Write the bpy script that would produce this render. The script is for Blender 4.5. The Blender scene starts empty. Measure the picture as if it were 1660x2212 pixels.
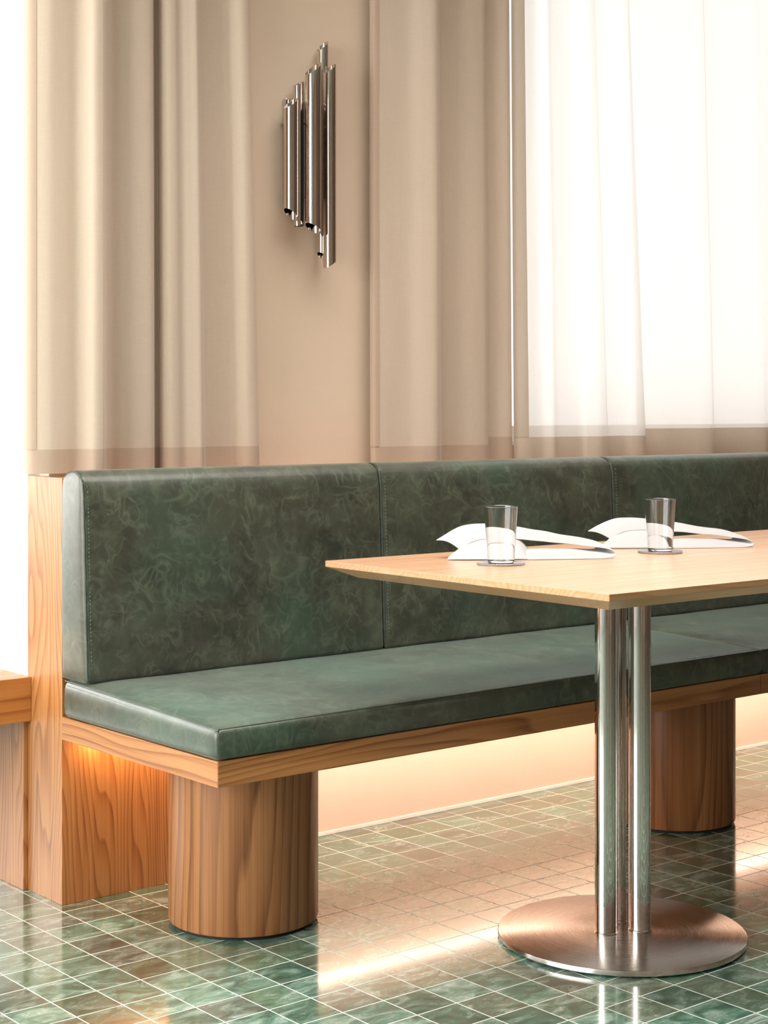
import bpy, bmesh, math, random
from mathutils import Vector, Matrix, noise as mnoise

S = bpy.context.scene
COL = S.collection
PI = math.pi

# ------------------------------------------------------------------ camera
cd = bpy.data.cameras.new('camera'); cam = bpy.data.objects.new('camera', cd); COL.objects.link(cam)
cd.sensor_fit = 'HORIZONTAL'; cd.sensor_width = 36.0; cd.lens = 36.0 * 3600 / 1660
cd.shift_y = -221.0 / 1660
cam.location = (-1.738, -3.2985, 1.06)
cam.rotation_euler = (PI / 2, 0, -0.6905)
cd.clip_start = 0.05
S.camera = cam

# ------------------------------------------------------------------ world, exposure
S.view_settings.view_transform = 'Standard'; S.view_settings.look = 'None'
S.view_settings.exposure = 0.0; S.view_settings.gamma = 1.0; S.view_settings.use_curve_mapping = False
S.cycles.use_denoising = True
S.cycles.max_bounces = 10; S.cycles.diffuse_bounces = 4; S.cycles.glossy_bounces = 6
S.cycles.transmission_bounces = 8; S.cycles.transparent_max_bounces = 16
S.cycles.sample_clamp_indirect = 6.0
W = bpy.data.worlds.new('sky'); S.world = W; W.use_nodes = True
W.node_tree.nodes['Background'].inputs[0].default_value = (1.0, 0.98, 0.955, 1)
W.node_tree.nodes['Background'].inputs[1].default_value = 1.9

def area(name, loc, rot, sx, sy, power, color=(1, 1, 1)):
    l = bpy.data.lights.new(name, 'AREA'); l.shape = 'RECTANGLE'; l.size = sx; l.size_y = sy
    l.energy = power; l.color = color
    o = bpy.data.objects.new(name, l); o.location = loc; o.rotation_euler = rot; COL.objects.link(o)
    return o
# daylight through the big window in the left wall, through the bay window, and the soft ceiling panels
area('window_daylight', (-4.2, -0.6, 1.72), (0, -PI / 2, 0), 2.2, 3.5, 270, (1.0, 0.965, 0.92))
area('bay_daylight', (-1.9, 3.2, 1.72), (-PI / 2, 0, 0), 2.9, 2.2, 130, (1.0, 0.98, 0.95))
area('ceiling_lamp_light', (0.5, -1.3, 2.97), (0, 0, 0), 2.6, 1.5, 48, (1.0, 0.95, 0.90)).data.spread = math.radians(105)

# ------------------------------------------------------------------ helpers
def link(name, bm, mat, parent=None, smooth=False, kind=None, flip=False, sharp=32):
    me = bpy.data.meshes.new(name)
    bmesh.ops.recalc_face_normals(bm, faces=bm.faces[:])
    if flip and bm.calc_volume(signed=True) < 0: bmesh.ops.reverse_faces(bm, faces=bm.faces[:])
    bm.to_mesh(me); bm.free()
    if mat: me.materials.append(mat)
    if smooth:
        for p in me.polygons: p.use_smooth = True
        me.set_sharp_from_angle(angle=math.radians(sharp))
    o = bpy.data.objects.new(name, me); COL.objects.link(o)
    if parent: o.parent = parent
    if kind: o['kind'] = kind
    return o

def thing(name, label, cat, loc=(0, 0, 0), rz=0, group=None):
    o = bpy.data.objects.new(name, None); o.empty_display_size = 0.1; COL.objects.link(o)
    o.location = loc; o.rotation_euler = (0, 0, rz); o['label'] = label; o['category'] = cat
    if group: o['group'] = group
    return o

def box(bm, x0, x1, y0, y1, z0, z1, bev=0.0, seg=2):
    vs = [bm.verts.new((x, y, z)) for x in (x0, x1) for y in (y0, y1) for z in (z0, z1)]
    fs = [(0, 1, 3, 2), (4, 6, 7, 5), (0, 4, 5, 1), (2, 3, 7, 6), (0, 2, 6, 4), (1, 5, 7, 3)]
    faces = [bm.faces.new([vs[i] for i in f]) for f in fs]
    if bev > 0:
        es = list({e for f in faces for e in f.edges})
        bmesh.ops.bevel(bm, geom=es, offset=bev, segments=seg, profile=0.5, affect='EDGES')

def lathe(bm, prof, cx=0, cy=0, n=64, close=False):
    rings = []
    for r, z in prof:
        if r < 1e-6: rings.append([bm.verts.new((cx, cy, z))])
        else: rings.append([bm.verts.new((cx + r * math.cos(2 * PI * i / n), cy + r * math.sin(2 * PI * i / n), z)) for i in range(n)])
    pairs = list(zip(rings, rings[1:]))
    if close: pairs.append((rings[-1], rings[0]))
    for a, b in pairs:
        for i in range(n):
            j = (i + 1) % n
            if len(a) == 1: bm.faces.new([a[0], b[i], b[j]])
            elif len(b) == 1: bm.faces.new([a[i], b[0], a[j]])
            else: bm.faces.new([a[i], b[i], b[j], a[j]])

def tube(bm, pts, r, n=8):
    pts = [Vector(p) for p in pts]; rings = []
    for i, p in enumerate(pts):
        d = (pts[min(i + 1, len(pts) - 1)] - pts[max(i - 1, 0)]).normalized()
        up = Vector((0, 0, 1)) if abs(d.z) < 0.9 else Vector((1, 0, 0))
        a = d.cross(up).normalized(); b = d.cross(a).normalized()
        rings.append([bm.verts.new(p + a * r * math.cos(2 * PI * k / n) + b * r * math.sin(2 * PI * k / n)) for k in range(n)])
    for a, b in zip(rings, rings[1:]):
        for k in range(n):
            bm.faces.new([a[k], a[(k + 1) % n], b[(k + 1) % n], b[k]])
    bm.faces.new(rings[0]); bm.faces.new(rings[-1][::-1])

# ------------------------------------------------------------------ materials
class NT:
    def __init__(s, name):
        s.m = bpy.data.materials.new(name); s.m.use_nodes = True; s.t = s.m.node_tree
        s.n = s.t.nodes; s.b = s.n['Principled BSDF']; s.out = s.n['Material Output']
    def node(s, ty, **k):
        nd = s.n.new(ty)
        for a, v in k.items():
            if a.startswith('i_'):
                key = a[2:].replace('_', ' ')
                nd.inputs[int(key) if key.isdigit() else key].default_value = v
            else: setattr(nd, a, v)
        return nd
    def l(s, a, b): s.t.links.new(a, b)
    def ramp(s, fac, stops):
        r = s.n.new('ShaderNodeValToRGB'); e = r.color_ramp.elements
        while len(e) < len(stops): e.new(0.5)
        for q, (p, c) in zip(e, stops): q.position = p; q.color = (*c, 1) if len(c) == 3 else c
        s.l(fac, r.inputs[0]); return r.outputs[0]
    def mapping(s, scale=(1, 1, 1), rot=(0, 0, 0), loc=(0, 0, 0), src='Object'):
        tc = s.n.new('ShaderNodeTexCoord'); mp = s.n.new('ShaderNodeMapping')
        mp.inputs['Scale'].default_value = scale; mp.inputs['Rotation'].default_value = rot; mp.inputs['Location'].default_value = loc
        s.l(tc.outputs[src], mp.inputs['Vector']); return mp.outputs[0]
    def noise(s, vec, scale, detail=4, rough=0.5, dist=0.0):
        n = s.node('ShaderNodeTexNoise', i_Scale=scale, i_Detail=detail, i_Roughness=rough, i_Distortion=dist)
        s.l(vec, n.inputs['Vector']); return n
    def math(s, op, a, b=None, c=None, clamp=False):
        n = s.n.new('ShaderNodeMath'); n.operation = op; n.use_clamp = clamp
        for i, v in enumerate((a, b, c)):
            if v is None: continue
            if isinstance(v, (int, float)): n.inputs[i].default_value = v
            else: s.l(v, n.inputs[i])
        return n.outputs[0]
    def mix(s, fac, a, b, bt='MIX'):
        n = s.n.new('ShaderNodeMix'); n.data_type = 'RGBA'; n.blend_type = bt
        for k, v in ((0, fac), (6, a), (7, b)):
            if isinstance(v, (int, float)): n.inputs[k].default_value = v
            elif isinstance(v, tuple): n.inputs[k].default_value = (*v, 1)
            else: s.l(v, n.inputs[k])
        return n.outputs[2]
    def bump(s, h, strength, dist=0.001):
        b = s.node('ShaderNodeBump', i_Strength=strength, i_Distance=dist)
        s.l(h, b.inputs['Height']); s.l(b.outputs[0], s.b.inputs['Normal']); return b
    def set(s, **k):
        for a, v in k.items():
            s.b.inputs[a.replace('_', ' ')].default_value = (*v, 1) if isinstance(v, tuple) and len(v) == 3 else v
        return s

def wood(name, axis, light, mid, dark, rough=0.38, ring=34, coat=0.15, seed=0.0, contrast=1.0):
    """oak veneer whose grain runs along the given axis"""
    w = NT(name)
    st = 0.07
    sc = {'x': (st, 1, 1), 'y': (1, st, 1), 'z': (1, 1, st)}[axis]
    v = w.mapping(sc, loc=(seed, seed * 1.7, seed * 0.6))
    big = w.noise(v, 14, 4, 0.6, 0.4)
    wob = w.noise(w.mapping(tuple(6.0 if c == 1 else 0.8 for c in sc), loc=(seed * 3, seed, seed * 2)), 1.0, 2, 0.45)
    streak = w.noise(w.mapping(tuple(1 if c == 1 else 0.02 for c in sc), loc=(seed, seed, 0)), 70, 3, 0.65)
    sep = w.node('ShaderNodeSeparateXYZ'); w.l(v, sep.inputs[0])
    a, b = {'x': (1, 2), 'y': (0, 2), 'z': (0, 1)}[axis]
    lin = w.math('ADD', sep.outputs[a], w.math('MULTIPLY', sep.outputs[b], 0.8))
    ph = w.math('ADD', w.math('MULTIPLY', lin, ring), w.math('MULTIPLY', w.math('SUBTRACT', wob.outputs[0], 0.5), ring * 0.30))
    fr = w.math('FRACT', ph)
    saw = w.math('POWER', fr, 3.0)
    edge = w.math('SUBTRACT', 1.0, w.math('MULTIPLY', w.math('SUBTRACT', 1.0, fr), 12.0), clamp=True)
    rings = w.math('MULTIPLY', w.math('MULTIPLY', saw, w.math('SUBTRACT', 1.0, edge)), streak.outputs[0])
    fib = w.noise(w.mapping(tuple(c * (6 if c == 1 else 0.25) for c in sc), loc=(seed, seed, seed)), 60, 3, 0.6)
    pore = w.ramp(fib.outputs[0], [(0.36, (1, 1, 1)), (0.5, (0, 0, 0))])
    f = w.math('ADD', w.math('MULTIPLY', rings, 0.9), w.math('ADD', w.math('MULTIPLY', big.outputs[0], 0.35), w.math('MULTIPLY', streak.outputs[0], 0.4)))
    colr = w.ramp(f, [(0.28, light), (0.48, mid), (0.85, dark)])
    c2 = w.mix(w.math('MULTIPLY', pore, 0.30 * contrast), colr, dark)
    w.l(c2, w.b.inputs['Base Color'])
    w.set(Roughness=rough, Coat_Weight=coat, Coat_Roughness=0.25)
    w.bump(fib.outputs[0], 0.12, 0.0006)
    return w.m

OAK_L, OAK_M, OAK_D = (0.56, 0.265, 0.098), (0.45, 0.185, 0.058), (0.24, 0.080, 0.021)
M_wood_x = wood('oak_grain_along_bench', 'x', OAK_L, OAK_M, OAK_D, seed=1.3, ring=55)
M_wood_y = wood('oak_grain_across_bench', 'y', OAK_L, OAK_M, OAK_D, seed=4.1, ring=55)
M_wood_z = wood('oak_upright_grain', 'z', OAK_L, OAK_M, OAK_D, seed=2.2, ring=70)
M_wood_col = wood('oak_pedestal_veneer', 'z', (0.44, 0.195, 0.072), (0.33, 0.132, 0.044), (0.15, 0.052, 0.016), seed=7.7, ring=26, rough=0.42, contrast=1.4)
M_wood_table = wood('oak_table_veneer', 'x', (0.70, 0.41, 0.25), (0.64, 0.355, 0.20), (0.54, 0.275, 0.14), rough=0.33, ring=18, coat=0.5, seed=5.2, contrast=0.5)
M_wood_table_edge = wood('oak_table_edge', 'x', (0.62, 0.37, 0.21), (0.55, 0.31, 0.155), (0.45, 0.24, 0.11), rough=0.35, ring=60, seed=9.2)

def leather(name, tint=1.0):
    w = NT(name); v = w.mapping()
    warp = w.noise(v, 7, 3, 0.55)
    wv = w.node('ShaderNodeMixRGB'); wv.blend_type = 'ADD'; wv.inputs[0].default_value = 0.16
    w.l(v, wv.inputs[1]); w.l(warp.outputs['Color'], wv.inputs[2])
    patch = w.noise(wv.outputs[0], 9, 5, 0.6)
    base = w.ramp(patch.outputs[0], [(0.28, (0.020 * tint, 0.024 * tint, 0.016 * tint)), (0.5, (0.047 * tint, 0.051 * tint, 0.033 * tint)), (0.75, (0.066 * tint, 0.080 * tint, 0.051 * tint))])
    hue = w.noise(v, 3.2, 2, 0.5)
    base = w.mix(w.ramp(hue.outputs[0], [(0.45, (0, 0, 0)), (0.68, (0.7, 0.7, 0.7))]), base, (0.036 * tint, 0.082 * tint, 0.054 * tint))
    tot = None
    for k, (sc, wd, am) in enumerate(((8, 16, 0.26), (15, 13, 0.30), (27, 10, 0.22))):
        vv = w.mapping((1 + 0.5 * (k == 1), 1, 1 + 0.5 * (k == 0)), rot=(0.5 * k, 0.4 + k, 0.3), loc=(k * 3.1, 0, k))
        nn = w.noise(vv, sc, 2, 0.45, 0.9)
        line = w.math('SUBTRACT', 1.0, w.math('MULTIPLY', w.math('ABSOLUTE', w.math('SUBTRACT', nn.outputs[0], 0.5)), wd), clamp=True)
        mask = w.ramp(w.noise(v, sc * 0.9, 3, 0.6).outputs[0], [(0.44, (0, 0, 0)), (0.62, (1, 1, 1))])
        q = w.math('MULTIPLY', w.math('MULTIPLY', w.math('POWER', line, 1.6), mask), am)
        tot = q if tot is None else w.math('MAXIMUM', tot, q)
    col = w.mix(tot, base, (0.22 * tint, 0.27 * tint, 0.185 * tint))
    w.l(col, w.b.inputs['Base Color'])
    rg = w.math('ADD', 0.34, w.math('MULTIPLY', patch.outputs[0], 0.16)); w.l(rg, w.b.inputs['Roughness'])
    w.set(Coat_Weight=0.45, Coat_Roughness=0.34, Sheen_Weight=0.32, Sheen_Roughness=0.35, Sheen_Tint=(0.78, 1.0, 0.90))
    w.b.inputs['Specular IOR Level'].default_value = 0.62
    gr = w.noise(v, 420, 2, 0.5)
    w.bump(w.math('ADD', w.math('MULTIPLY', gr.outputs[0], 0.25), patch.outputs[0]), 0.22, 0.003)
    return w.m
M_leather = leather('green_waxed_leather')
M_piping = NT('leather_piping').set(Base_Color=(0.035, 0.055, 0.045), Roughness=0.4).m
M_stitch = NT('pale_green_thread').set(Base_Color=(0.16, 0.22, 0.18), Roughness=0.7).m
M_dark = NT('black_reflection_paint').set(Base_Color=(0.006, 0.006, 0.005), Roughness=0.9).m

def plaster(name, col, rough=0.85, var=0.06, bump=0.25):
    w = NT(name); v = w.mapping()
    n = w.noise(v, 2.5, 5, 0.6)
    c = w.mix(n.outputs[0], tuple(a * (1 - var) for a in col), tuple(min(1, a * (1 + var)) for a in col))
    w.l(c, w.b.inputs['Base Color']); w.set(Roughness=rough)
    n2 = w.noise(v, 45, 4, 0.6); w.bump(n2.outputs[0], bump, 0.002)
    return w.m
M_wall = plaster('tan_plaster', (0.71, 0.575, 0.455))
M_white = plaster('white_plaster', (0.86, 0.86, 0.87), var=0.02)
M_ceiling = plaster('ceiling_paint', (0.72, 0.68, 0.62), var=0.02)
M_brown = plaster('brown_panelled_paint', (0.20, 0.125, 0.085))
M_mid = plaster('taupe_plaster', (0.36, 0.28, 0.22))
M_base = NT('white_skirting').set(Base_Color=(0.85, 0.80, 0.72), Roughness=0.4).m
M_frame = NT('white_window_paint').set(Base_Color=(0.82, 0.81, 0.79), Roughness=0.4).m

def floor_mat():
    w = NT('green_marble_tiles'); tc = w.node('ShaderNodeTexCoord'); P = 0.093
    mp = w.node('ShaderNodeMapping'); w.l(tc.outputs['Object'], mp.inputs[0])
    mp.inputs['Location'].default_value = (-0.2587 / P + 200, 0.714 / P + 200, 0); mp.inputs['Scale'].default_value = (1 / P, 1 / P, 1)
    sp = w.node('ShaderNodeSeparateXYZ'); w.l(mp.outputs[0], sp.inputs[0])
    fx, fy = w.math('FRACT', sp.outputs[0]), w.math('FRACT', sp.outputs[1])
    cx, cy = w.math('FLOOR', sp.outputs[0]), w.math('FLOOR', sp.outputs[1])
    def edge(f): return w.math('SUBTRACT', 0.5, w.math('ABSOLUTE', w.math('SUBTRACT', f, 0.5)))
    d = w.math('MINIMUM', edge(fx), edge(fy))
    g = w.math('SUBTRACT', 1.0, w.math('DIVIDE', w.math('SUBTRACT', d, 0.0105), 0.006), clamp=True)      # 1 in the joint
    cell = w.node('ShaderNodeCombineXYZ'); w.l(cx, cell.inputs[0]); w.l(cy, cell.inputs[1])
    wn = w.node('ShaderNodeTexWhiteNoise', noise_dimensions='2D'); w.l(cell.outputs[0], wn.inputs['Vector'])
    r1 = wn.outputs['Value']
    sc2 = w.node('ShaderNodeSeparateColor'); w.l(wn.outputs['Color'], sc2.inputs[0])
    # each tile is cut from a different part of the slab
    off = w.node('ShaderNodeVectorMath', operation='SCALE'); w.l(wn.outputs['Color'], off.inputs[0]); off.inputs['Scale'].default_value = 9.0
    ad = w.node('ShaderNodeVectorMath', operation='ADD'); w.l(tc.outputs['Object'], ad.inputs[0]); w.l(off.outputs[0], ad.inputs[1])
    st = w.node('ShaderNodeMapping'); w.l(ad.outputs[0], st.inputs[0]); st.inputs['Scale'].default_value = (1, 1.9, 1); st.inputs['Rotation'].default_value = (0, 0, 0.35)
    n1 = w.noise(st.outputs[0], 12, 5, 0.6, 1.2)
    n2 = w.noise(st.outputs[0], 38, 5, 0.7, 0.8)
    n3 = w.noise(st.outputs[0], 130, 3, 0.6)
    body = w.ramp(n1.outputs[0], [(0.25, (0.050, 0.125, 0.095)), (0.42, (0.085, 0.215, 0.160)), (0.56, (0.18, 0.36, 0.28)), (0.72, (0.38, 0.56, 0.48))])
    grey = w.ramp(n1.outputs[0], [(0.3, (0.065, 0.090, 0.078)), (0.5, (0.16, 0.215, 0.18)), (0.68, (0.44, 0.50, 0.46))])
    c = w.mix(w.ramp(sc2.outputs[0], [(0.50, (0, 0, 0)), (0.85, (0.75, 0.75, 0.75))]), body, grey)
    olive = w.mix(0.6, c, (0.13, 0.17, 0.085))
    c = w.mix(w.math('MULTIPLY', w.ramp(sc2.outputs[1], [(0.55, (0, 0, 0)), (0.8, (1, 1, 1))]), 0.7), c, olive)
    vein = w.math('SUBTRACT', 1.0, w.math('MULTIPLY', w.math('ABSOLUTE', w.math('SUBTRACT', n2.outputs[0], 0.5)), 22), clamp=True)
    vm = w.ramp(n1.outputs[0], [(0.52, (0, 0, 0)), (0.62, (1, 1, 1))])
    c = w.mix(w.math('MULTIPLY', w.math('MULTIPLY', vein, vm), 0.75), c, (0.55, 0.64, 0.58))
    dm = w.ramp(n1.outputs[0], [(0.36, (1, 1, 1)), (0.46, (0, 0, 0))])
    c = w.mix(w.math('MULTIPLY', w.math('MULTIPLY', vein, dm), 0.7), c, (0.030, 0.055, 0.045))
    sp3 = w.ramp(n3.outputs[0], [(0.62, (0, 0, 0)), (0.72, (0.6, 0.6, 0.6))])
    c = w.mix(sp3, c, (0.32, 0.42, 0.36))
    br = w.math('ADD', 0.58, w.math('MULTIPLY', sc2.outputs[2], 0.45))
    hs = w.node('ShaderNodeHueSaturation'); w.l(c, hs.inputs['Color']); w.l(br, hs.inputs['Value'])
    fin = w.mix(g, hs.outputs[0], (0.66, 0.68, 0.62))
    w.l(fin, w.b.inputs['Base Color'])
    rr = w.math('ADD', 0.135, w.math('MULTIPLY', g, 0.65)); w.l(rr, w.b.inputs['Roughness'])
    w.set(IOR=1.62, Coat_IOR=1.6, Coat_Roughness=0.08)
    w.l(w.math('MULTIPLY', w.math('SUBTRACT', 1.0, g), 0.75), w.b.inputs['Coat Weight'])
    w.l(w.math('MULTIPLY', w.math('SUBTRACT', 1.0, g), 0.55), w.b.inputs['Specular IOR Level'])
    wav = w.noise(tc.outputs['Object'], 14, 2, 0.5)
    hgt = w.math('SUBTRACT', w.math('MULTIPLY', wav.outputs[0], 0.12), w.math('MULTIPLY', g, 0.8))
    w.bump(hgt, 0.35, 0.0012)
    return w.m
M_floor = floor_mat()

def chrome(name, rough=0.04, col=(0.74, 0.70, 0.68)):
    return NT(name).set(Base_Color=col, Metallic=1.0, Roughness=rough).m
M_chrome = chrome('polished_chrome')
M_nickel = chrome('polished_nickel', 0.05, (0.72, 0.66, 0.62))
def brushed():
    w = NT('radially_brushed_steel'); w.set(Base_Color=(0.74, 0.70, 0.68), Metallic=1.0, Roughness=0.26, Anisotropic=0.9, Anisotropic_Rotation=0.25)
    tg = w.node('ShaderNodeTangent', direction_type='RADIAL', axis='Z'); w.l(tg.outputs[0], w.b.inputs['Tangent'])
    tc = w.node('ShaderNodeTexCoord'); ln = w.node('ShaderNodeVectorMath', operation='LENGTH'); 
    fl = w.node('ShaderNodeVectorMath', operation='MULTIPLY'); fl.inputs[1].default_value = (1, 1, 0)
    w.l(tc.outputs['Object'], fl.inputs[0]); w.l(fl.outputs[0], ln.inputs[0])
    n = w.node('ShaderNodeTexNoise', noise_dimensions='1D', i_Scale=900.0, i_Detail=2.0); w.l(ln.outputs['Value'], n.inputs['W'])
    w.l(w.math('ADD', 0.20, w.math('MULTIPLY', n.outputs[0], 0.12)), w.b.inputs['Roughness'])
    w.bump(n.outputs[0], 0.05, 0.0003)
    return w.m
M_brushed = brushed()
M_rubber = NT('black_rubber').set(Base_Color=(0.01, 0.01, 0.01), Roughness=0.7).m

def fabric(name, col, trans, clear, weave=1.0):
    w = NT(name); v = w.mapping((1, 1, 1))
    a = w.noise(w.mapping((60, 60, 700)), 1, 2, 0.6); b = w.noise(w.mapping((700, 700, 18)), 1, 2, 0.6)
    th = w.math('ADD', w.math('MULTIPLY', a.outputs[0], 0.5), w.math('MULTIPLY', b.outputs[0], 0.5))
    c = w.mix(th, tuple(x * (1 - 0.13 * weave) for x in col), tuple(min(1, x * (1 + 0.11 * weave)) for x in col))
    w.l(c, w.b.inputs['Base Color']); w.set(Roughness=0.75, Sheen_Weight=0.25, Sheen_Roughness=0.4)
    w.bump(th, 0.12, 0.0006)
    tr = w.node('ShaderNodeBsdfTranslucent'); w.l(c, tr.inputs['Color'])
    m1 = w.node('ShaderNodeMixShader', i_0=trans); w.l(w.b.outputs[0], m1.inputs[1]); w.l(tr.outputs[0], m1.inputs[2])
    tp = w.node('ShaderNodeBsdfTransparent')
    m2 = w.node('ShaderNodeMixShader', i_0=clear); w.l(m1.outputs[0], m2.inputs[1]); w.l(tp.outputs[0], m2.inputs[2])
    w.l(m2.outputs[0], w.out.inputs['Surface']); return w.m
M_curtain = fabric('beige_linen_voile', (0.67, 0.56, 0.455), 0.18, 0.02)
M_curtain_hem = fabric('beige_linen_double_hem', (0.53, 0.41, 0.315), 0.14, 0.0)
M_sheer = fabric('sheer_white_voile', (0.90, 0.88, 0.85), 0.55, 0.16, 0.5)
M_sheer_hem = fabric('sheer_voile_double_hem', (0.62, 0.53, 0.43), 0.30, 0.05)
M_napkin = NT('white_linen_napkin').set(Base_Color=(0.44, 0.432, 0.438), Roughness=0.8, Sheen_Weight=0.2).m
M_glass = NT('clear_drinking_glass').set(Base_Color=(0.985, 0.99, 0.99), Roughness=0.0, IOR=1.45, Transmission_Weight=1.0).m
M_coaster = NT('smoked_glass_coaster').set(Base_Color=(0.55, 0.53, 0.53), Roughness=0.08, Transmission_Weight=0.75, IOR=1.4).m
def pane_mat():
    w = NT('window_glass'); tp = w.node('ShaderNodeBsdfTransparent'); gl = w.node('ShaderNodeBsdfGlossy', i_Roughness=0.0)
    m = w.node('ShaderNodeMixShader', i_0=0.06); w.l(tp.outputs[0], m.inputs[1]); w.l(gl.outputs[0], m.inputs[2]); w.l(m.outputs[0], w.out.inputs['Surface']); return w.m
M_pane = pane_mat()
def emit(name, col, st):
    w = NT(name); w.set(Base_Color=(0.9, 0.9, 0.9), Emission_Color=col, Emission_Strength=st); return w.m
M_led = emit('warm_led_diffuser', (1.0, 0.80, 0.68), 46)
M_glare_glow = emit('added_glare_glow', (1.0, 0.84, 0.70), 7)
M_led_amber = emit('amber_led_diffuser', (1.0, 0.62, 0.30), 20)

# ------------------------------------------------------------------ the setting
bm = bmesh.new(); box(bm, -4.0, 5.2, -5.6, 0.16, -0.06, 0); box(bm, -4.0, 0.16, 0.16, 3.0, -0.06, 0); link('floor', bm, M_floor, kind='structure')
bm = bmesh.new(); box(bm, -4.0, 5.2, -5.6, 0.16, 3.0, 3.1); box(bm, -4.0, 0.16, 0.16, 3.0, 3.0, 3.1); link('ceiling', bm, M_ceiling, kind='structure')
WX0, WX1, WZ0, WZ1 = 1.43, 4.6, 0.965, 2.92
bm = bmesh.new()
box(bm, 0.03, 5.2, 0.0, 0.16, 0, 0.905)                      # low wall behind the bench
box(bm, 0.03, WX0, 0.045, 0.16, 0.905, 3.0)                   # pier carrying the sconce (face set back a hair)
box(bm, 0.03, WX0, 0.0, 0.045, 0.905, 3.0)
box(bm, WX0, WX1, 0.0, 0.16, 0.905, WZ0); box(bm, WX0, WX1, 0.0, 0.16, WZ1, 3.0); box(bm, WX1, 5.2, 0.0, 0.16, 0.905, 3.0)
link('wall_back', bm, M_wall, kind='structure')
bm = bmesh.new(); box(bm, 0.0, 0.16, 0.16, 3.0, 0.0, 3.0); box(bm, 0.002, 0.03, 0.045, 0.16, 0.0, 3.0); link('wall_bay', bm, M_white, kind='structure')
bm = bmesh.new()
for b in ((-4.12, -4.0, -5.6, -2.4, 0, 3), (-4.12, -4.0, 1.2, 3.0, 0, 3), (-4.12, -4.0, -2.4, 1.2, 0, 0.55), (-4.12, -4.0, -2.4, 1.2, 2.85, 3)): box(bm, *b)
link('wall_left', bm, M_white, kind='structure')
bm = bmesh.new(); box(bm, 5.2, 5.32, -5.6, 0.16, 0, 3); link('wall_right', bm, M_brown, kind='structure')
bm = bmesh.new(); box(bm, -4.0, 5.2, -5.72, -5.6, 0, 3); link('wall_front', bm, M_mid, kind='structure')
for i, (a, b_) in enumerate(((-3.4, -2.7), (-1.9, -1.65), (-1.0, -0.2), (0.7, 0.95), (1.6, 2.7), (3.6, 3.9))):  # unseen dark panels, added to put contrast into the chrome reflections
    bm = bmesh.new(); box(bm, a, b_, -5.6, -5.5, 0, 3.0); link('trim_%d' % (i + 2), bm, M_brown, kind='structure')
bm = bmesh.new()
for b in ((-4.0, 0.16, 3.0, 3.12, 0, 0.55), (-4.0, 0.16, 3.0, 3.12, 2.85, 3), (-4.0, -3.4, 3.0, 3.12, 0.55, 2.85), (-0.4, 0.16, 3.0, 3.12, 0.55, 2.85)): box(bm, *b)
link('wall_far', bm, M_white, kind='structure')
bm = bmesh.new(); box(bm, 0.27, 5.2, -0.007, 0.0, 0, 0.009, 0.001); link('baseboard_back', bm, M_base, kind='structure')
bm = bmesh.new(); box(bm, -0.0105, 0.0015, 0.0415, 1.8, 0, 0.372, 0.001); link('trim_1', bm, M_wood_z, kind='structure')
# window behind the sheers
def window(name, axis, a0, a1, z0, z1, at, mull):
    bm = bmesh.new(); t = 0.05
    def bb(u0, u1, w0, w1, d=0.03):
        if axis == 'x': box(bm, u0, u1, at - d, at + d, w0, w1, 0.003)
        else: box(bm, at - d, at + d, u0, u1, w0, w1, 0.003)
    bb(a0, a0 + t, z0, z1); bb(a1 - t, a1, z0, z1); bb(a0 + t, a1 - t, z0, z0 + t); bb(a0 + t, a1 - t, z1 - t, z1)
    for m in mull: bb(m - 0.02, m + 0.02, z0 + t, z1 - t, 0.02)
    w = link(name, bm, M_frame, kind='structure')
    bm = bmesh.new()
    if axis == 'x': box(bm, a0 + t, a1 - t, at - 0.003, at + 0.003, z0 + t, z1 - t)
    else: box(bm, at - 0.003, at + 0.003, a0 + t, a1 - t, z0 + t, z1 - t)
    link('window_pane', bm, M_pane, w)
window('window_1', 'x', WX0, WX1, WZ0, WZ1, 0.12, (2.95,))
window('window_2', 'y', -2.4, 1.2, 0.55, 2.85, -4.06, (-1.8, -1.2, -0.6, 0.0, 0.6))  # unseen window; extra mullions added to break its chrome reflection into stripes
window('window_3', 'x', -3.4, -0.4, 0.55, 2.85, 3.06, (-1.9,))

# ------------------------------------------------------------------ ledge bench on the bay wall
t = thing('wall_ledge', 'thick oak ledge jutting left from the white wall beside the bench end', 'ledge', (0, 0.024, 0))
bm = bmesh.new(); box(bm, -1.9, 0.0, 0.0, 0.46, 0.374, 0.472, 0.0015); link('slab', bm, wood('oak_ledge', 'x', (0.60, 0.27, 0.075), (0.50, 0.19, 0.045), (0.30, 0.09, 0.018), ring=24, seed=3.4), t)
bm = bmesh.new(); box(bm, -1.85, -1.79, 0.05, 0.42, 0.0, 0.374, 0.002); link('support_panel', bm, M_wood_z, t)

# ------------------------------------------------------------------ banquette
bench = thing('banquette_bench', 'long green leather banquette with oak frame and round oak pedestals against the wall', 'bench', (0, 0, 0))
bm = bmesh.new(); box(bm, 0.0, 0.42, -0.114, -0.003, 0.0, 0.914, 0.0008); box(bm, 0.421, 3.9, -0.114, -0.003, 0.3575, 0.914, 0.0008); box(bm, 0.0, 0.028, -0.003, 0.040, 0.0, 0.914, 0.0005)
link('end_panel', bm, M_wood_z, bench)
FY = -0.7094
for x0, x1 in ((0.0, 1.6125), (1.6155, 3.9)):
    bm = bmesh.new(); box(bm, x0, x1, FY, FY + 0.022, 0.355, 0.404, 0.001); box(bm, x0 + 0.022, x1, FY + 0.022, -0.115, 0.358, 0.404)
    link('seat_rail', bm, M_wood_x, bench)
bm = bmesh.new(); box(bm, -0.0008, 0.0215, FY + 0.0008, -0.115, 0.3552, 0.4038, 0.0008); link('end_rail', bm, M_wood_y, bench)
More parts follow.
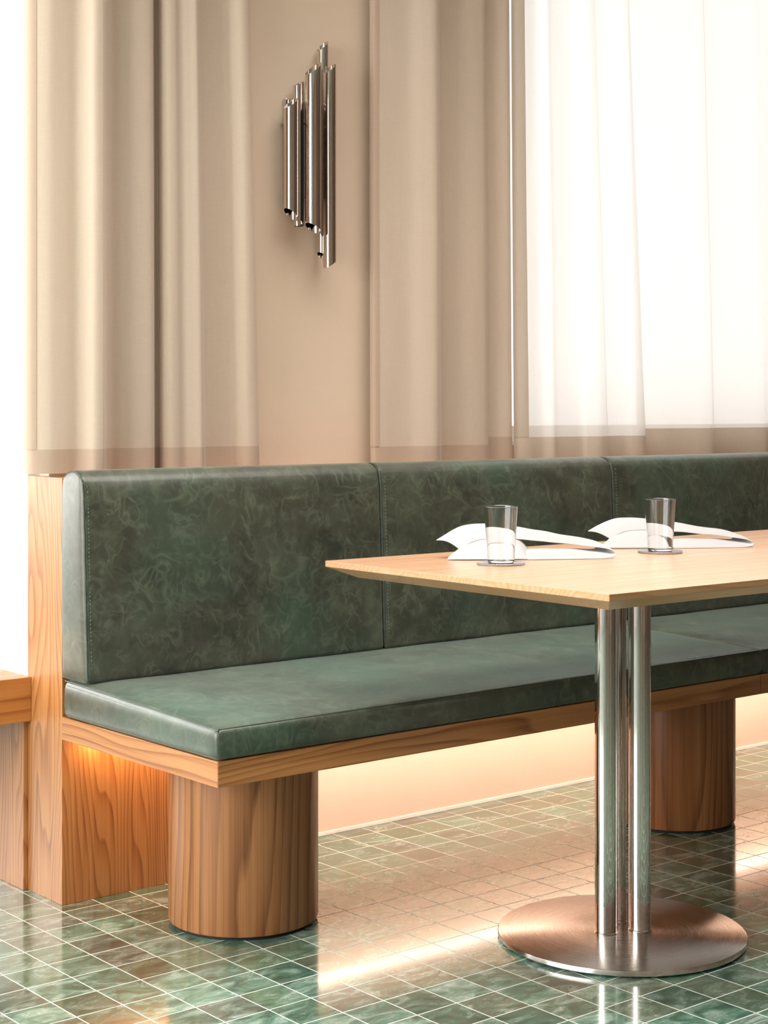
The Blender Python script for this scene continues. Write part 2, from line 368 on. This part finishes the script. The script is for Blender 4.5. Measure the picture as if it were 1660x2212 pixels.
for cx, cy in ((0.249, -0.433), (1.588, -0.452), (2.95, -0.45)):
    bm = bmesh.new(); lathe(bm, [(0, 0.006), (0.150, 0.006), (0.1545, 0.008), (0.156, 0.012), (0.156, 0.357), (0, 0.357)], cx, cy, 96)
    p = link('pedestal', bm, M_wood_col, bench, True)
    bm = bmesh.new(); lathe(bm, [(0, 0.0), (0.147, 0.0), (0.147, 0.0065), (0, 0.0065)], cx, cy, 64); link('plinth', bm, M_rubber, p)
def led(name_mat, x0, x1, y0, y1, z0=0.346, z1=0.3550):
    bm = bmesh.new(); box(bm, x0, x1, y0, y1, z0, z1, 0.001); o = link('led_strip', bm, name_mat, bench); o['label'] = 'glowing warm light strip under the seat'
led(M_led_amber, 0.045, 0.40, -0.165, -0.122)
led(M_glare_glow, 0.45, 3.8, -0.035, -0.012)  # extra glowing strip, added to give the floor its glare band
# main strip sits in a channel tilted towards the wall
def tilted(name, mat, pts, x0=0.45, x1=3.8):
    bm = bmesh.new(); r = [[bm.verts.new((x, y, z)) for y, z in pts] for x in (x0, x1)]
    bm.faces.new(r[0]); bm.faces.new(r[1][::-1])
    for i in range(len(pts)): bm.faces.new([r[0][i], r[0][(i + 1) % len(pts)], r[1][(i + 1) % len(pts)], r[1][i]])
    return link(name, bm, mat, bench)
tilted('led_strip', M_led, [(-0.2600, 0.3540), (-0.2450, 0.3540), (-0.2600, 0.3340), (-0.2620, 0.3340)])['label'] = 'glowing warm light strip under the seat'
tilted('led_channel', M_wood_x, [(-0.268, 0.3565), (-0.2622, 0.3565), (-0.2622, 0.330), (-0.268, 0.330)])

def axis_samples(lo, hi, r, n):
    s = [0, 0.12, 0.3, 0.6, 1.0]
    a = [lo + r * k for k in s]; b = [hi - r * k for k in reversed(s)]
    mid = [lo + r + (hi - lo - 2 * r) * i / n for i in range(1, n)]
    return a + mid + b
def cushion(lo, hi, r, n, fn):
    bm = bmesh.new(); ax = [axis_samples(lo[i], hi[i], r, n[i]) for i in range(3)]; cache = {}
    def V(i, j, k):
        if (i, j, k) not in cache:
            p = [ax[0][i], ax[1][j], ax[2][k]]
            q = [min(max(p[a], lo[a] + r), hi[a] - r) for a in range(3)]
            d = Vector([p[a] - q[a] for a in range(3)])
            if d.length > 1e-9: p = Vector(q) + d.normalized() * r
            cache[(i, j, k)] = bm.verts.new(fn(Vector(p)))
        return cache[(i, j, k)]
    N = [len(a) - 1 for a in ax]
    for i in range(N[0]):
        for j in range(N[1]):
            for k in (0, N[2]): bm.faces.new([V(i, j, k), V(i + 1, j, k), V(i + 1, j + 1, k), V(i, j + 1, k)])
    for i in range(N[0]):
        for k in range(N[2]):
            for j in (0, N[1]): bm.faces.new([V(i, j, k), V(i + 1, j, k), V(i + 1, j, k + 1), V(i, j, k + 1)])
    for j in range(N[1]):
        for k in range(N[2]):
            for i in (0, N[0]): bm.faces.new([V(i, j, k), V(i, j + 1, k), V(i, j + 1, k + 1), V(i, j, k + 1)])
    return bm
def stitches(bm, a, b, n, side, r=0.0007, ln=0.0038):
    a, b = Vector(a), Vector(b); d = (b - a).normalized(); L = (b - a).length; m = int(L / 0.0075)
    for i in range(m):
        c = a + d * (i + 0.5) * L / m + Vector(side)
        tube(bm, [c - d * ln / 2, c + d * ln / 2], r, 5)

def bulge(t): return max(0.0, 1 - abs(2 * t - 1) ** 3.0)
def seat_cushion(x0, x1, left_seam):
    y0, y1, z0, z1 = FY - 0.003, -0.13, 0.405, 0.466
    def fn(p):
        tx = (p.x - x0) / (x1 - x0); ty = (p.y - y0) / (y1 - y0); tz = (p.z - z0) / (z1 - z0)
        up = max(0, (tz - 0.5) * 2)
        dz = up * (0.020 * ty + 0.006 * bulge(ty) * min(1, min(p.x - x0, x1 - p.x) / 0.06 + 0.1))
        ex = bulge(tz) * 0.004
        dy = -ex * (1 - ty) ** 8; dx = -ex * 1.2 * (1 - tx) ** 40 + ex * tx ** 40
        w = mnoise.noise(Vector((p.x * 7, p.y * 9, 2.0 + x0))) * 0.0016 * up
        return Vector((p.x + dx, p.y + dy, p.z + dz + w))
    o = link('seat_cushion', cushion((x0, y0, z0), (x1, y1, z1), 0.011, (60, 24, 5), fn), M_leather, bench, True)
    def zt(y): return z1 - 0.003 + 0.020 * (y - y0) / (y1 - y0)
    bm = bmesh.new(); e = 0.0032
    ys = [y0 + (y1 - y0) * i / 12 for i in range(13)]
    tube(bm, [(x0 + 0.004, y0 + e, zt(y0)), (x1 - 0.006, y0 + e, zt(y0))], 0.0019)
    if left_seam:
        tube(bm, [(x0 + e - 0.001, y, zt(y) - 0.0005) for y in ys], 0.0017)
        tube(bm, [(x0 + e, y0 + e, zt(y0)), (x0 + e - 0.001, y0 + e - 0.001, z0 + 0.03), (x0 + e, y0 + e, z0 + 0.006)], 0.0017)
    link('piping', bm, M_piping, o, True)
    bm = bmesh.new(); stitches(bm, (x0 + 0.01, y0 + 0.010, z1 + 0.0005), (x1 - 0.01, y0 + 0.010, z1 + 0.0005), 0, (0, 0, 0))
    if left_seam: stitches(bm, (x0 - 0.002, y0 + 0.01, z1 - 0.010), (x0 - 0.002, -0.14, z1 + 0.009), 0, (0, 0, 0))
    link('stitching', bm, M_stitch, o)
seat_cushion(-0.003, 1.6125, True); seat_cushion(1.6155, 3.9, False)
def back_cushion(x0, x1, left_seam):
    y0, y1, z0, z1 = -0.226, -0.1145, 0.486, 0.932
    def front(z): return y0 + 0.020 * ((z - z0) / (z1 - z0))
    def fn(p):
        tz = (p.z - z0) / (z1 - z0); tx = (p.x - x0) / (x1 - x0); ty = (y1 - p.y) / (y1 - y0)
        y = y1 - (y1 - p.y) * (1 - 0.18 * tz)
        ym = (y1 + front(p.z)) / 2; hw = (y1 - front(p.z)) / 2
        u = abs(y - ym) / hw
        top = max(0, (tz - 0.86) / 0.14)
        dz = -0.020 * top ** 1.5 * u ** 2.6
        inset = 0.012 * top ** 3
        y = ym + (y - ym) * (1 - 0.10 * top ** 2)
        ed = min(p.x - x0, x1 - p.x)
        fr = ty ** 3 * 0.007 * bulge(tz) * min(1, ed / 0.10)
        w = mnoise.noise(Vector((p.x * 6, p.z * 8, 5.0 + x0))) * 0.002 * ty * min(1, ed / 0.05)
        pk = 0.0012 * math.sin(p.z * 160 + 3 * math.sin(p.z * 37)) * max(0, 1 - abs(p.x - x0 - 0.012) / 0.02) * (1 if left_seam else 0.4)
        dx = -0.004 * (1 - tx) ** 60 * bulge(tz) * bulge(ty)
        return Vector((p.x + dx, y - fr + w + pk, p.z + dz))
    o = link('back_cushion', cushion((x0, y0, z0), (x1, y1, z1), 0.010, (36, 8, 26), fn), M_leather, bench, True)
    bm = bmesh.new(); n = 26; path = []
    for i in range(n + 1):
        z = z0 + 0.012 + (z1 - z0 - 0.012) * i / n
        q = fn(Vector((x0 + 0.004, y0 + 0.003, min(z, z1 - 0.006)))); path.append((x0 + 0.0035, q.y, q.z))
    for i in range(1, 9):
        y = y0 + 0.003 + (y1 - y0 - 0.01) * i / 8; q = fn(Vector((x0 + 0.004, y, z1 - 0.003))); path.append((x0 + 0.0035, q.y, q.z))
    tube(bm, path, 0.0019)
    if left_seam: tube(bm, [(x0 + 0.004, y0 + 0.006, z0 + 0.004), (x0 + 0.003, y1, z0 + 0.004)], 0.0017)
    link('piping', bm, M_piping, o, True)
    bm = bmesh.new()
    for a, b in zip(path[1:n - 1], path[2:n]): stitches(bm, (a[0] + 0.008, a[1] - 0.0035, a[2]), (b[0] + 0.008, b[1] - 0.0035, b[2]), 0, (0, 0, 0))
    link('stitching', bm, M_stitch, o)
xs = [-0.003, 0.804, 1.619, 2.432, 3.245]
for i in range(4): back_cushion(xs[i] + (0.0015 if i else 0), xs[i + 1] - 0.0015, i == 0)

# ------------------------------------------------------------------ table
TZ = 0.75
tb = thing('dining_table', 'long oak dining table on chrome tube pedestals with round steel feet', 'table', (0.348, -0.584, 0), -0.017)
LX, LY = 2.35, 0.80
def table_top():
    bm = bmesh.new(); d, t1, t2 = 0.048, 0.012, 0.034
    L = [[(0, 0), (LX, 0), (LX, -LY), (0, -LY)], [(d, -d), (LX - d, -d), (LX - d, -LY + d), (d, -LY + d)]]
    r = []
    for z, k in ((TZ, 0), (TZ - t1, 0), (TZ - t2, 1)): r.append([bm.verts.new((x, y, z)) for x, y in L[k]])
    bm.faces.new(r[0]); bm.faces.new(r[2][::-1])
    for a, b in zip(r, r[1:]):
        for i in range(4): bm.faces.new([a[i], b[i], b[(i + 1) % 4], a[(i + 1) % 4]])
    bmesh.ops.bevel(bm, geom=bm.edges[:], offset=0.0008, segments=2, profile=0.5, affect='EDGES')
    o = link('table_top', bm, M_wood_table, tb); o.data.materials.append(M_wood_table_edge)
    for p in o.data.polygons:
        if p.normal.z < 0.5: p.material_index = 1
table_top()
def pedestal_base(bx, by):
    # three tubes welded to a round brushed plate
    o = bpy.data.objects.new('pedestal', None)
    bm = bmesh.new(); R = 0.2484
    prof = [(0, 0.003), (R - 0.004, 0.003), (R - 0.001, 0.0045), (R, 0.006), (R, 0.0125), (R - 0.0008, 0.014), (R - 0.003, 0.015), (0.10, 0.015), (0, 0.015)]
    lathe(bm, prof, 0, 0, 128)
    p = link('base_plate', bm, M_brushed, tb, True); p.location = (bx, by, 0)
    bm = bmesh.new(); lathe(bm, [(0, 0), (R - 0.02, 0), (R - 0.02, 0.004), (0, 0.004)], 0, 0, 64); link('floor_pad', bm, M_rubber, p)
    for dx, dy in ((-0.036, 0.008), (0.030, -0.021), (0.028, 0.044)):
        bm = bmesh.new(); r = 0.0227
        lathe(bm, [(r, 0.0150), (r, TZ - 0.034)], bx + dx, by + dy, 64)
        q = link('tube', bm, M_chrome, tb, True)
        bm = bmesh.new(); lathe(bm, [(r, 0.0150), (r + 0.0014, 0.0158), (r + 0.0014, 0.0172), (r, 0.0186)], bx + dx, by + dy, 48); link('weld_ring', bm, M_chrome, q, True)
    bm = bmesh.new(); box(bm, bx - 0.15, bx + 0.15, by - 0.15, by + 0.15, TZ - 0.040, TZ - 0.034, 0.001); link('mounting_plate', bm, M_rubber, tb)
    bpy.data.objects.remove(o)
for wx, wy in ((0.763, -1.021), (2.15, -1.0)):
    c, s = math.cos(0.017), math.sin(0.017); dx, dy = wx - 0.348, wy + 0.584
    pedestal_base(dx * c - dy * s, dx * s + dy * c)

# ------------------------------------------------------------------ tumblers on coasters
def tumbler_mesh():
    bm = bmesh.new(); H = 0.113
    outer = [(0.0, 0.0), (0.0245, 0.0), (0.0260, 0.0012), (0.0268, 0.004), (0.0345, H - 0.0008)]
    inner = [(0.0341, H), (0.0337, H - 0.0006), (0.0258, 0.0065), (0.0240, 0.0048), (0.0, 0.0045)]
    lathe(bm, outer + inner, 0, 0, 72); return bm
def coaster_mesh():
    bm = bmesh.new(); R = 0.0485
    lathe(bm, [(0, 0), (R - 0.001, 0), (R, 0.001), (R, 0.0035), (R - 0.001, 0.0045), (R - 0.006, 0.0045), (R - 0.008, 0.0035), (0, 0.0035)], 0, 0, 72); return bm
spots = ((0.571, -0.872, 'in front of the left napkin'), (1.027, -0.893, 'in front of the right napkin'))
g0 = c0 = None
for i, (x, y, w_) in enumerate(spots):
    if i == 0:
        g = link('drinking_glass', tumbler_mesh(), M_glass, None, True, None, True, 14); k = link('coaster', coaster_mesh(), M_coaster, None, True); g0, c0 = g, k
    else:
        g = g0.copy(); k = c0.copy(); COL.objects.link(g); COL.objects.link(k)
    g.location = (x, y, TZ + 0.0036); k.location = (x, y, TZ + 0.0001)
    g['label'] = 'empty clear tumbler ' + w_; g['category'] = 'glass'; g['group'] = 'tumblers on the table'
    k['label'] = 'round smoked glass coaster under the tumbler ' + w_; k['category'] = 'coaster'; k['group'] = 'coasters on the table'

# ------------------------------------------------------------------ napkins
def cr(P, t):
    n = len(P) - 1; f = min(max(t, 0), 1) * n; i = min(int(f), n - 1); u = f - i
    p0, p1, p2, p3 = (P[max(i - 1, 0)], P[i], P[i + 1], P[min(i + 2, n)])
    return tuple(0.5 * ((2 * b) + (c - a) * u + (2 * a - 5 * b + 4 * c - d) * u * u + (-a + 3 * b - 3 * c + d) * u ** 3) for a, b, c, d in zip(p0, p1, p2, p3))
def napkin(loc, rz, label, seed, kx=1.0, kz=1.0):
    # local x: long axis (left to right), y: away from the viewer; one strip folded over itself with a loop at the right
    rnd = random.Random(seed); o = thing('napkin', label, 'napkin', loc, rz, 'napkins on the table')
    def strip(name, front, back, nu=48, nv=14, puff=0.0):
        bm = bmesh.new(); g = []
        for i in range(nu + 1):
            a = cr(front, i / nu); b = cr(back, i / nu); row = []
            for j in range(nv + 1):
                v = j / nv; p = [a[k] * (1 - v) + b[k] * v for k in range(3)]
                p[2] += puff * math.sin(PI * v) * min(1, max(a[2], b[2]) / 0.02) * (1 if max(a[2], b[2]) > 0.004 else 0)
                p[2] += 0.0022 * mnoise.noise(Vector((p[0] * 22, p[1] * 26, seed))) * min(1, p[2] / 0.02)
                row.append(bm.verts.new((p[0] * kx, p[1], max(p[2] * kz, 0.0012))))
            g.append(row)
        for i in range(nu):
            for j in range(nv): bm.faces.new([g[i][j], g[i + 1][j], g[i + 1][j + 1], g[i][j + 1]])
        q = link(name, bm, M_napkin, o, True)
        m = q.modifiers.new('thick', 'SOLIDIFY'); m.thickness = 0.0016; m.offset = 1.0
        m = q.modifiers.new('sub', 'SUBSURF'); m.levels = 1; m.render_levels = 1
        return q
    F = [(0.150, -0.022, 0.0015), (0.21, -0.026, 0.0013), (0.28, -0.026, 0.0013), (0.335, -0.018, 0.0015), (0.358, -0.008, 0.006), (0.352, 0.000, 0.015),
         (0.325, 0.010, 0.021), (0.27, 0.020, 0.027), (0.21, 0.028, 0.033), (0.15, 0.030, 0.038), (0.10, 0.030, 0.040), (0.06, 0.026, 0.034), (0.034, 0.018, 0.018)]
    B = [(0.175, 0.036, 0.018), (0.22, 0.036, 0.019), (0.27, 0.040, 0.018), (0.312, 0.052, 0.015), (0.335, 0.072, 0.015), (0.330, 0.08, 0.024),
         (0.30, 0.078, 0.034), (0.25, 0.078, 0.045), (0.20, 0.078, 0.055), (0.14, 0.078, 0.064), (0.085, 0.076, 0.068), (0.040, 0.070, 0.062), (-0.014, 0.050, 0.036)]
    strip('folded_cloth', F, B, 60, 14, 0.007)
    F2 = [(0.165, -0.024, 0.0015), (0.15, -0.022, 0.0013), (0.11, -0.020, 0.0013), (0.07, -0.018, 0.0013), (0.035, -0.014, 0.0013), (0.000, -0.006, 0.0015)]
    B2 = [(0.190, 0.04, 0.006), (0.160, 0.044, 0.040), (0.12, 0.046, 0.046), (0.08, 0.044, 0.044), (0.048, 0.038, 0.032), (0.022, 0.018, 0.012)]
    strip('front_fold', F2, B2, 32, 12, 0.005)
    return o
napkin((0.548, -0.733, TZ), -0.545, 'folded white napkin at the near left place, behind the first tumbler', 1)
napkin((1.000, -0.738, TZ), -0.545, 'folded white napkin at the far place, behind the second tumbler', 2, 1.0, 0.92)

# ------------------------------------------------------------------ sconce
sc = thing('wall_sconce', 'polished nickel wall sconce of clustered slanted tubes on the tan wall', 'wall lamp', (0.75, 0.0, 1.70))
bm = bmesh.new(); box(bm, -0.085, 0.0, -0.014, 0.0, -0.12, 0.12, 0.003); link('back_plate', bm, M_nickel, sc)
def cut_tube(cx, cy, r, zb, zt, sb, st, a0=0, a1=360):
    """hollow tube (or open gutter) with slanted ends; slopes are per metre along x"""
    bm = bmesh.new(); n = 56; rings = []
    full = (a1 - a0) >= 360; m = n if full else n + 1
    for rr in (r, r - 0.0012):
        for top in (0, 1):
            ring = []
            for i in range(m):
                a = math.radians(a0 + (a1 - a0) * i / n); x, y = rr * math.cos(a), rr * math.sin(a)
                z = (zt + st * x) if top else (zb + sb * x)
                ring.append(bm.verts.new((cx + x, cy + y, z)))
            rings.append(ring)
    ob, ot, ib, it = rings
    for i in range(n):
        j = (i + 1) % m
        for a, b in ((ob, ot), (ib, it), (ot, it), (ob, ib)): bm.faces.new([a[i], a[j], b[j], b[i]])
    if not full:
        for i in (0, m - 1): bm.faces.new([ob[i], ot[i], it[i], ib[i]])
    return link('tube', bm, M_nickel, sc, True)
SC = [(-0.092, -0.045, 0.0179, -0.167, 0.102, -0.80, 0.80), (-0.057, -0.028, 0.0136, -0.192, 0.156, 0.05, 0.57), (-0.036, -0.060, 0.0203, -0.198, 0.190, -0.61, 0.86),
      (0.020, -0.024, 0.0143, -0.261, 0.259, -0.73, 1.0), (0.0178, -0.056, 0.0159, -0.282, 0.198, 0.69, 0.85)]
for a in SC: cut_tube(*a)
bm = bmesh.new(); tube(bm, [(-0.056, -0.0400, -0.180), (-0.056, -0.0400, 0.080), (-0.056, -0.0375, 0.092)], 0.0046, 10); link('dark_reflection_rod', bm, M_dark, sc)  # black rod stands in for the dark reflection between the tubes
for cx in (-0.09, -0.036, 0.018):
    bm = bmesh.new(); tube(bm, [(cx, -0.05, 0.06), (cx, -0.004, 0.06)], 0.004); link('fixing_pin', bm, M_nickel, sc, True)

# ------------------------------------------------------------------ curtains
def curtain(name, pts, z0, z1, mat, hemmat, label, cat, hem_h, side=None, seed=0, group=None):
    """pts: (x at the top, x at the bottom, y) of the folds in plan; kept crisp at the fold edges"""
    o = thing(name, label, cat, ((pts[0][0] + pts[-1][0]) / 2, -0.04, 0), 0, group); ox = o.location.x; oy = -0.04
    NZ = 36; prof = []
    K = 8
    for i in range(len(pts) - 1):
        for j in range(K): prof.append(cr(pts, (i + j / K) / (len(pts) - 1)))
    prof.append(tuple(pts[-1]))
    def P(q, z):
        t = min(1, max(0, (z - z0) / (2.4 - z0)))
        x = q[1] * (1 - t) + q[0] * t; y = q[2]
        w = 0.004 * mnoise.noise(Vector((x * 6, z * 1.6, seed))) + 0.0015 * mnoise.noise(Vector((x * 20, z * 4, seed)))
        return x + w * 0.5, min(y + w, -0.004)
    def sheet(nm, pr, za, zb, m, par, off=0.0, nz=NZ):
        bm = bmesh.new(); g = []
        for k in range(nz + 1):
            z = za + (zb - za) * k / nz
            row = [P(q, z) for q in pr]
            vs = []
            for i, (x, y) in enumerate(row):
                a = row[max(i - 1, 0)]; b = row[min(i + 1, len(row) - 1)]
                dx, dy = b[0] - a[0], b[1] - a[1]; L = math.hypot(dx, dy) or 1
                vs.append(bm.verts.new((x - ox + dy / L * off, y - oy - dx / L * off, z)))
            g.append(vs)
        for a, b in zip(g, g[1:]):
            for i in range(len(a) - 1): bm.faces.new([a[i], a[i + 1], b[i + 1], b[i]])
        q = link(nm, bm, m, par, True)
        return q
    sheet('cloth', prof, z0 + hem_h, z1, mat, o)
    sheet('hem', prof, z0, z0 + hem_h, hemmat, o, 0.0, 4)
    if side: sheet('side_hem', prof[:side], z0 + hem_h, z1, hemmat, o, 0.0012)
    return o
PA = [(-0.041, -0.041, -0.022), (-0.045, -0.045, -0.045), (-0.036, -0.036, -0.06), (-0.004, -0.004, -0.072), (0.033, 0.033, -0.066), (0.062, 0.062, -0.06), (0.073, 0.073, -0.075), (0.083, 0.083, -0.098), (0.1, 0.1, -0.104), (0.113, 0.113, -0.098), (0.136, 0.136, -0.06), (0.156, 0.156, -0.03), (0.171, 0.171, -0.026), (0.187, 0.188, -0.042), (0.21, 0.213, -0.058), (0.239, 0.242, -0.066), (0.257, 0.261, -0.06), (0.277, 0.282, -0.03), (0.293, 0.298, -0.01), (0.303, 0.308, -0.01), (0.288, 0.293, -0.04), (0.287, 0.301, -0.066), (0.306, 0.322, -0.07), (0.323, 0.34, -0.062), (0.341, 0.361, -0.07), (0.358, 0.38, -0.078), (0.373, 0.396, -0.066), (0.395, 0.418, -0.036), (0.411, 0.436, -0.03), (0.438, 0.466, -0.034), (0.461, 0.492, -0.036), (0.469, 0.501, -0.052), (0.485, 0.519, -0.066), (0.504, 0.54, -0.066), (0.518, 0.556, -0.058)]
PB = [(0.917, 0.917, -0.03), (0.918, 0.918, -0.04), (0.927, 0.928, -0.046), (0.975, 0.978, -0.05), (1.021, 1.026, -0.058), (1.053, 1.06, -0.074), (1.08, 1.088, -0.084), (1.099, 1.108, -0.08), (1.124, 1.134, -0.055), (1.147, 1.157, -0.034), (1.17, 1.181, -0.03), (1.201, 1.213, -0.04), (1.238, 1.253, -0.052), (1.272, 1.288, -0.056), (1.289, 1.306, -0.05), (1.31, 1.327, -0.03)]
PC = [(1.309, 1.323, -0.012), (1.322, 1.336, -0.02), (1.35, 1.364, -0.032), (1.377, 1.391, -0.04), (1.393, 1.407, -0.038)]
PD = [(1.413, 1.427, -0.024), (1.425, 1.442, -0.034), (1.447, 1.468, -0.04), (1.495, 1.523, -0.038), (1.519, 1.553, -0.052), (1.545, 1.582, -0.046), (1.62, 1.667, -0.04), (1.64, 1.693, -0.05), (1.675, 1.734, -0.062), (1.71, 1.774, -0.05), (1.731, 1.795, -0.034), (1.784, 1.858, -0.034), (1.809, 1.889, -0.048), (1.833, 1.918, -0.052), (1.855, 1.942, -0.046)]
PE = [(1.881, 1.929, -0.022), (1.907, 1.955, -0.024), (1.976, 2.025, -0.034), (2.072, 2.122, -0.04), (2.163, 2.214, -0.052), (2.195, 2.247, -0.046), (2.223, 2.276, -0.03), (2.334, 2.388, -0.036), (2.429, 2.484, -0.05), (2.465, 2.52, -0.04), (2.594, 2.652, -0.03), (2.712, 2.771, -0.05), (2.831, 2.892, -0.035), (2.989, 3.051, -0.05), (3.17, 3.236, -0.035), (3.34, 3.408, -0.05), (3.537, 3.608, -0.035)]
curtain('curtain', PA, 0.922, 2.93, M_curtain, M_curtain_hem, 'beige curtain in deep folds left of the wall sconce', 'curtain', 0.052, 18, 1)
curtain('curtain', PB, 0.922, 2.93, M_curtain, M_curtain_hem, 'beige curtain with one sharp fold just right of the wall sconce', 'curtain', 0.045, 18, 2)
curtain('curtain', PC, 0.917, 2.93, M_curtain, M_curtain_hem, 'narrow beige curtain panel at the left edge of the bright window', 'curtain', 0.070, None, 3)
curtain('sheer_curtain', PD, 0.917, 2.93, M_sheer, M_sheer_hem, 'white sheer curtain with a beige side hem at the left part of the window', 'curtain', 0.068, 17, 4)
curtain('sheer_curtain', PE, 0.917, 2.93, M_sheer, M_sheer_hem, 'wide white sheer curtain in front of the window at the right', 'curtain', 0.088, None, 5)
bm = bmesh.new(); box(bm, -0.08, 4.9, -0.09, -0.02, 2.93, 2.96, 0.002); o = link('curtain_track', bm, M_frame); o['label'] = 'slim white curtain track along the ceiling above all the curtains'; o['category'] = 'curtain track'
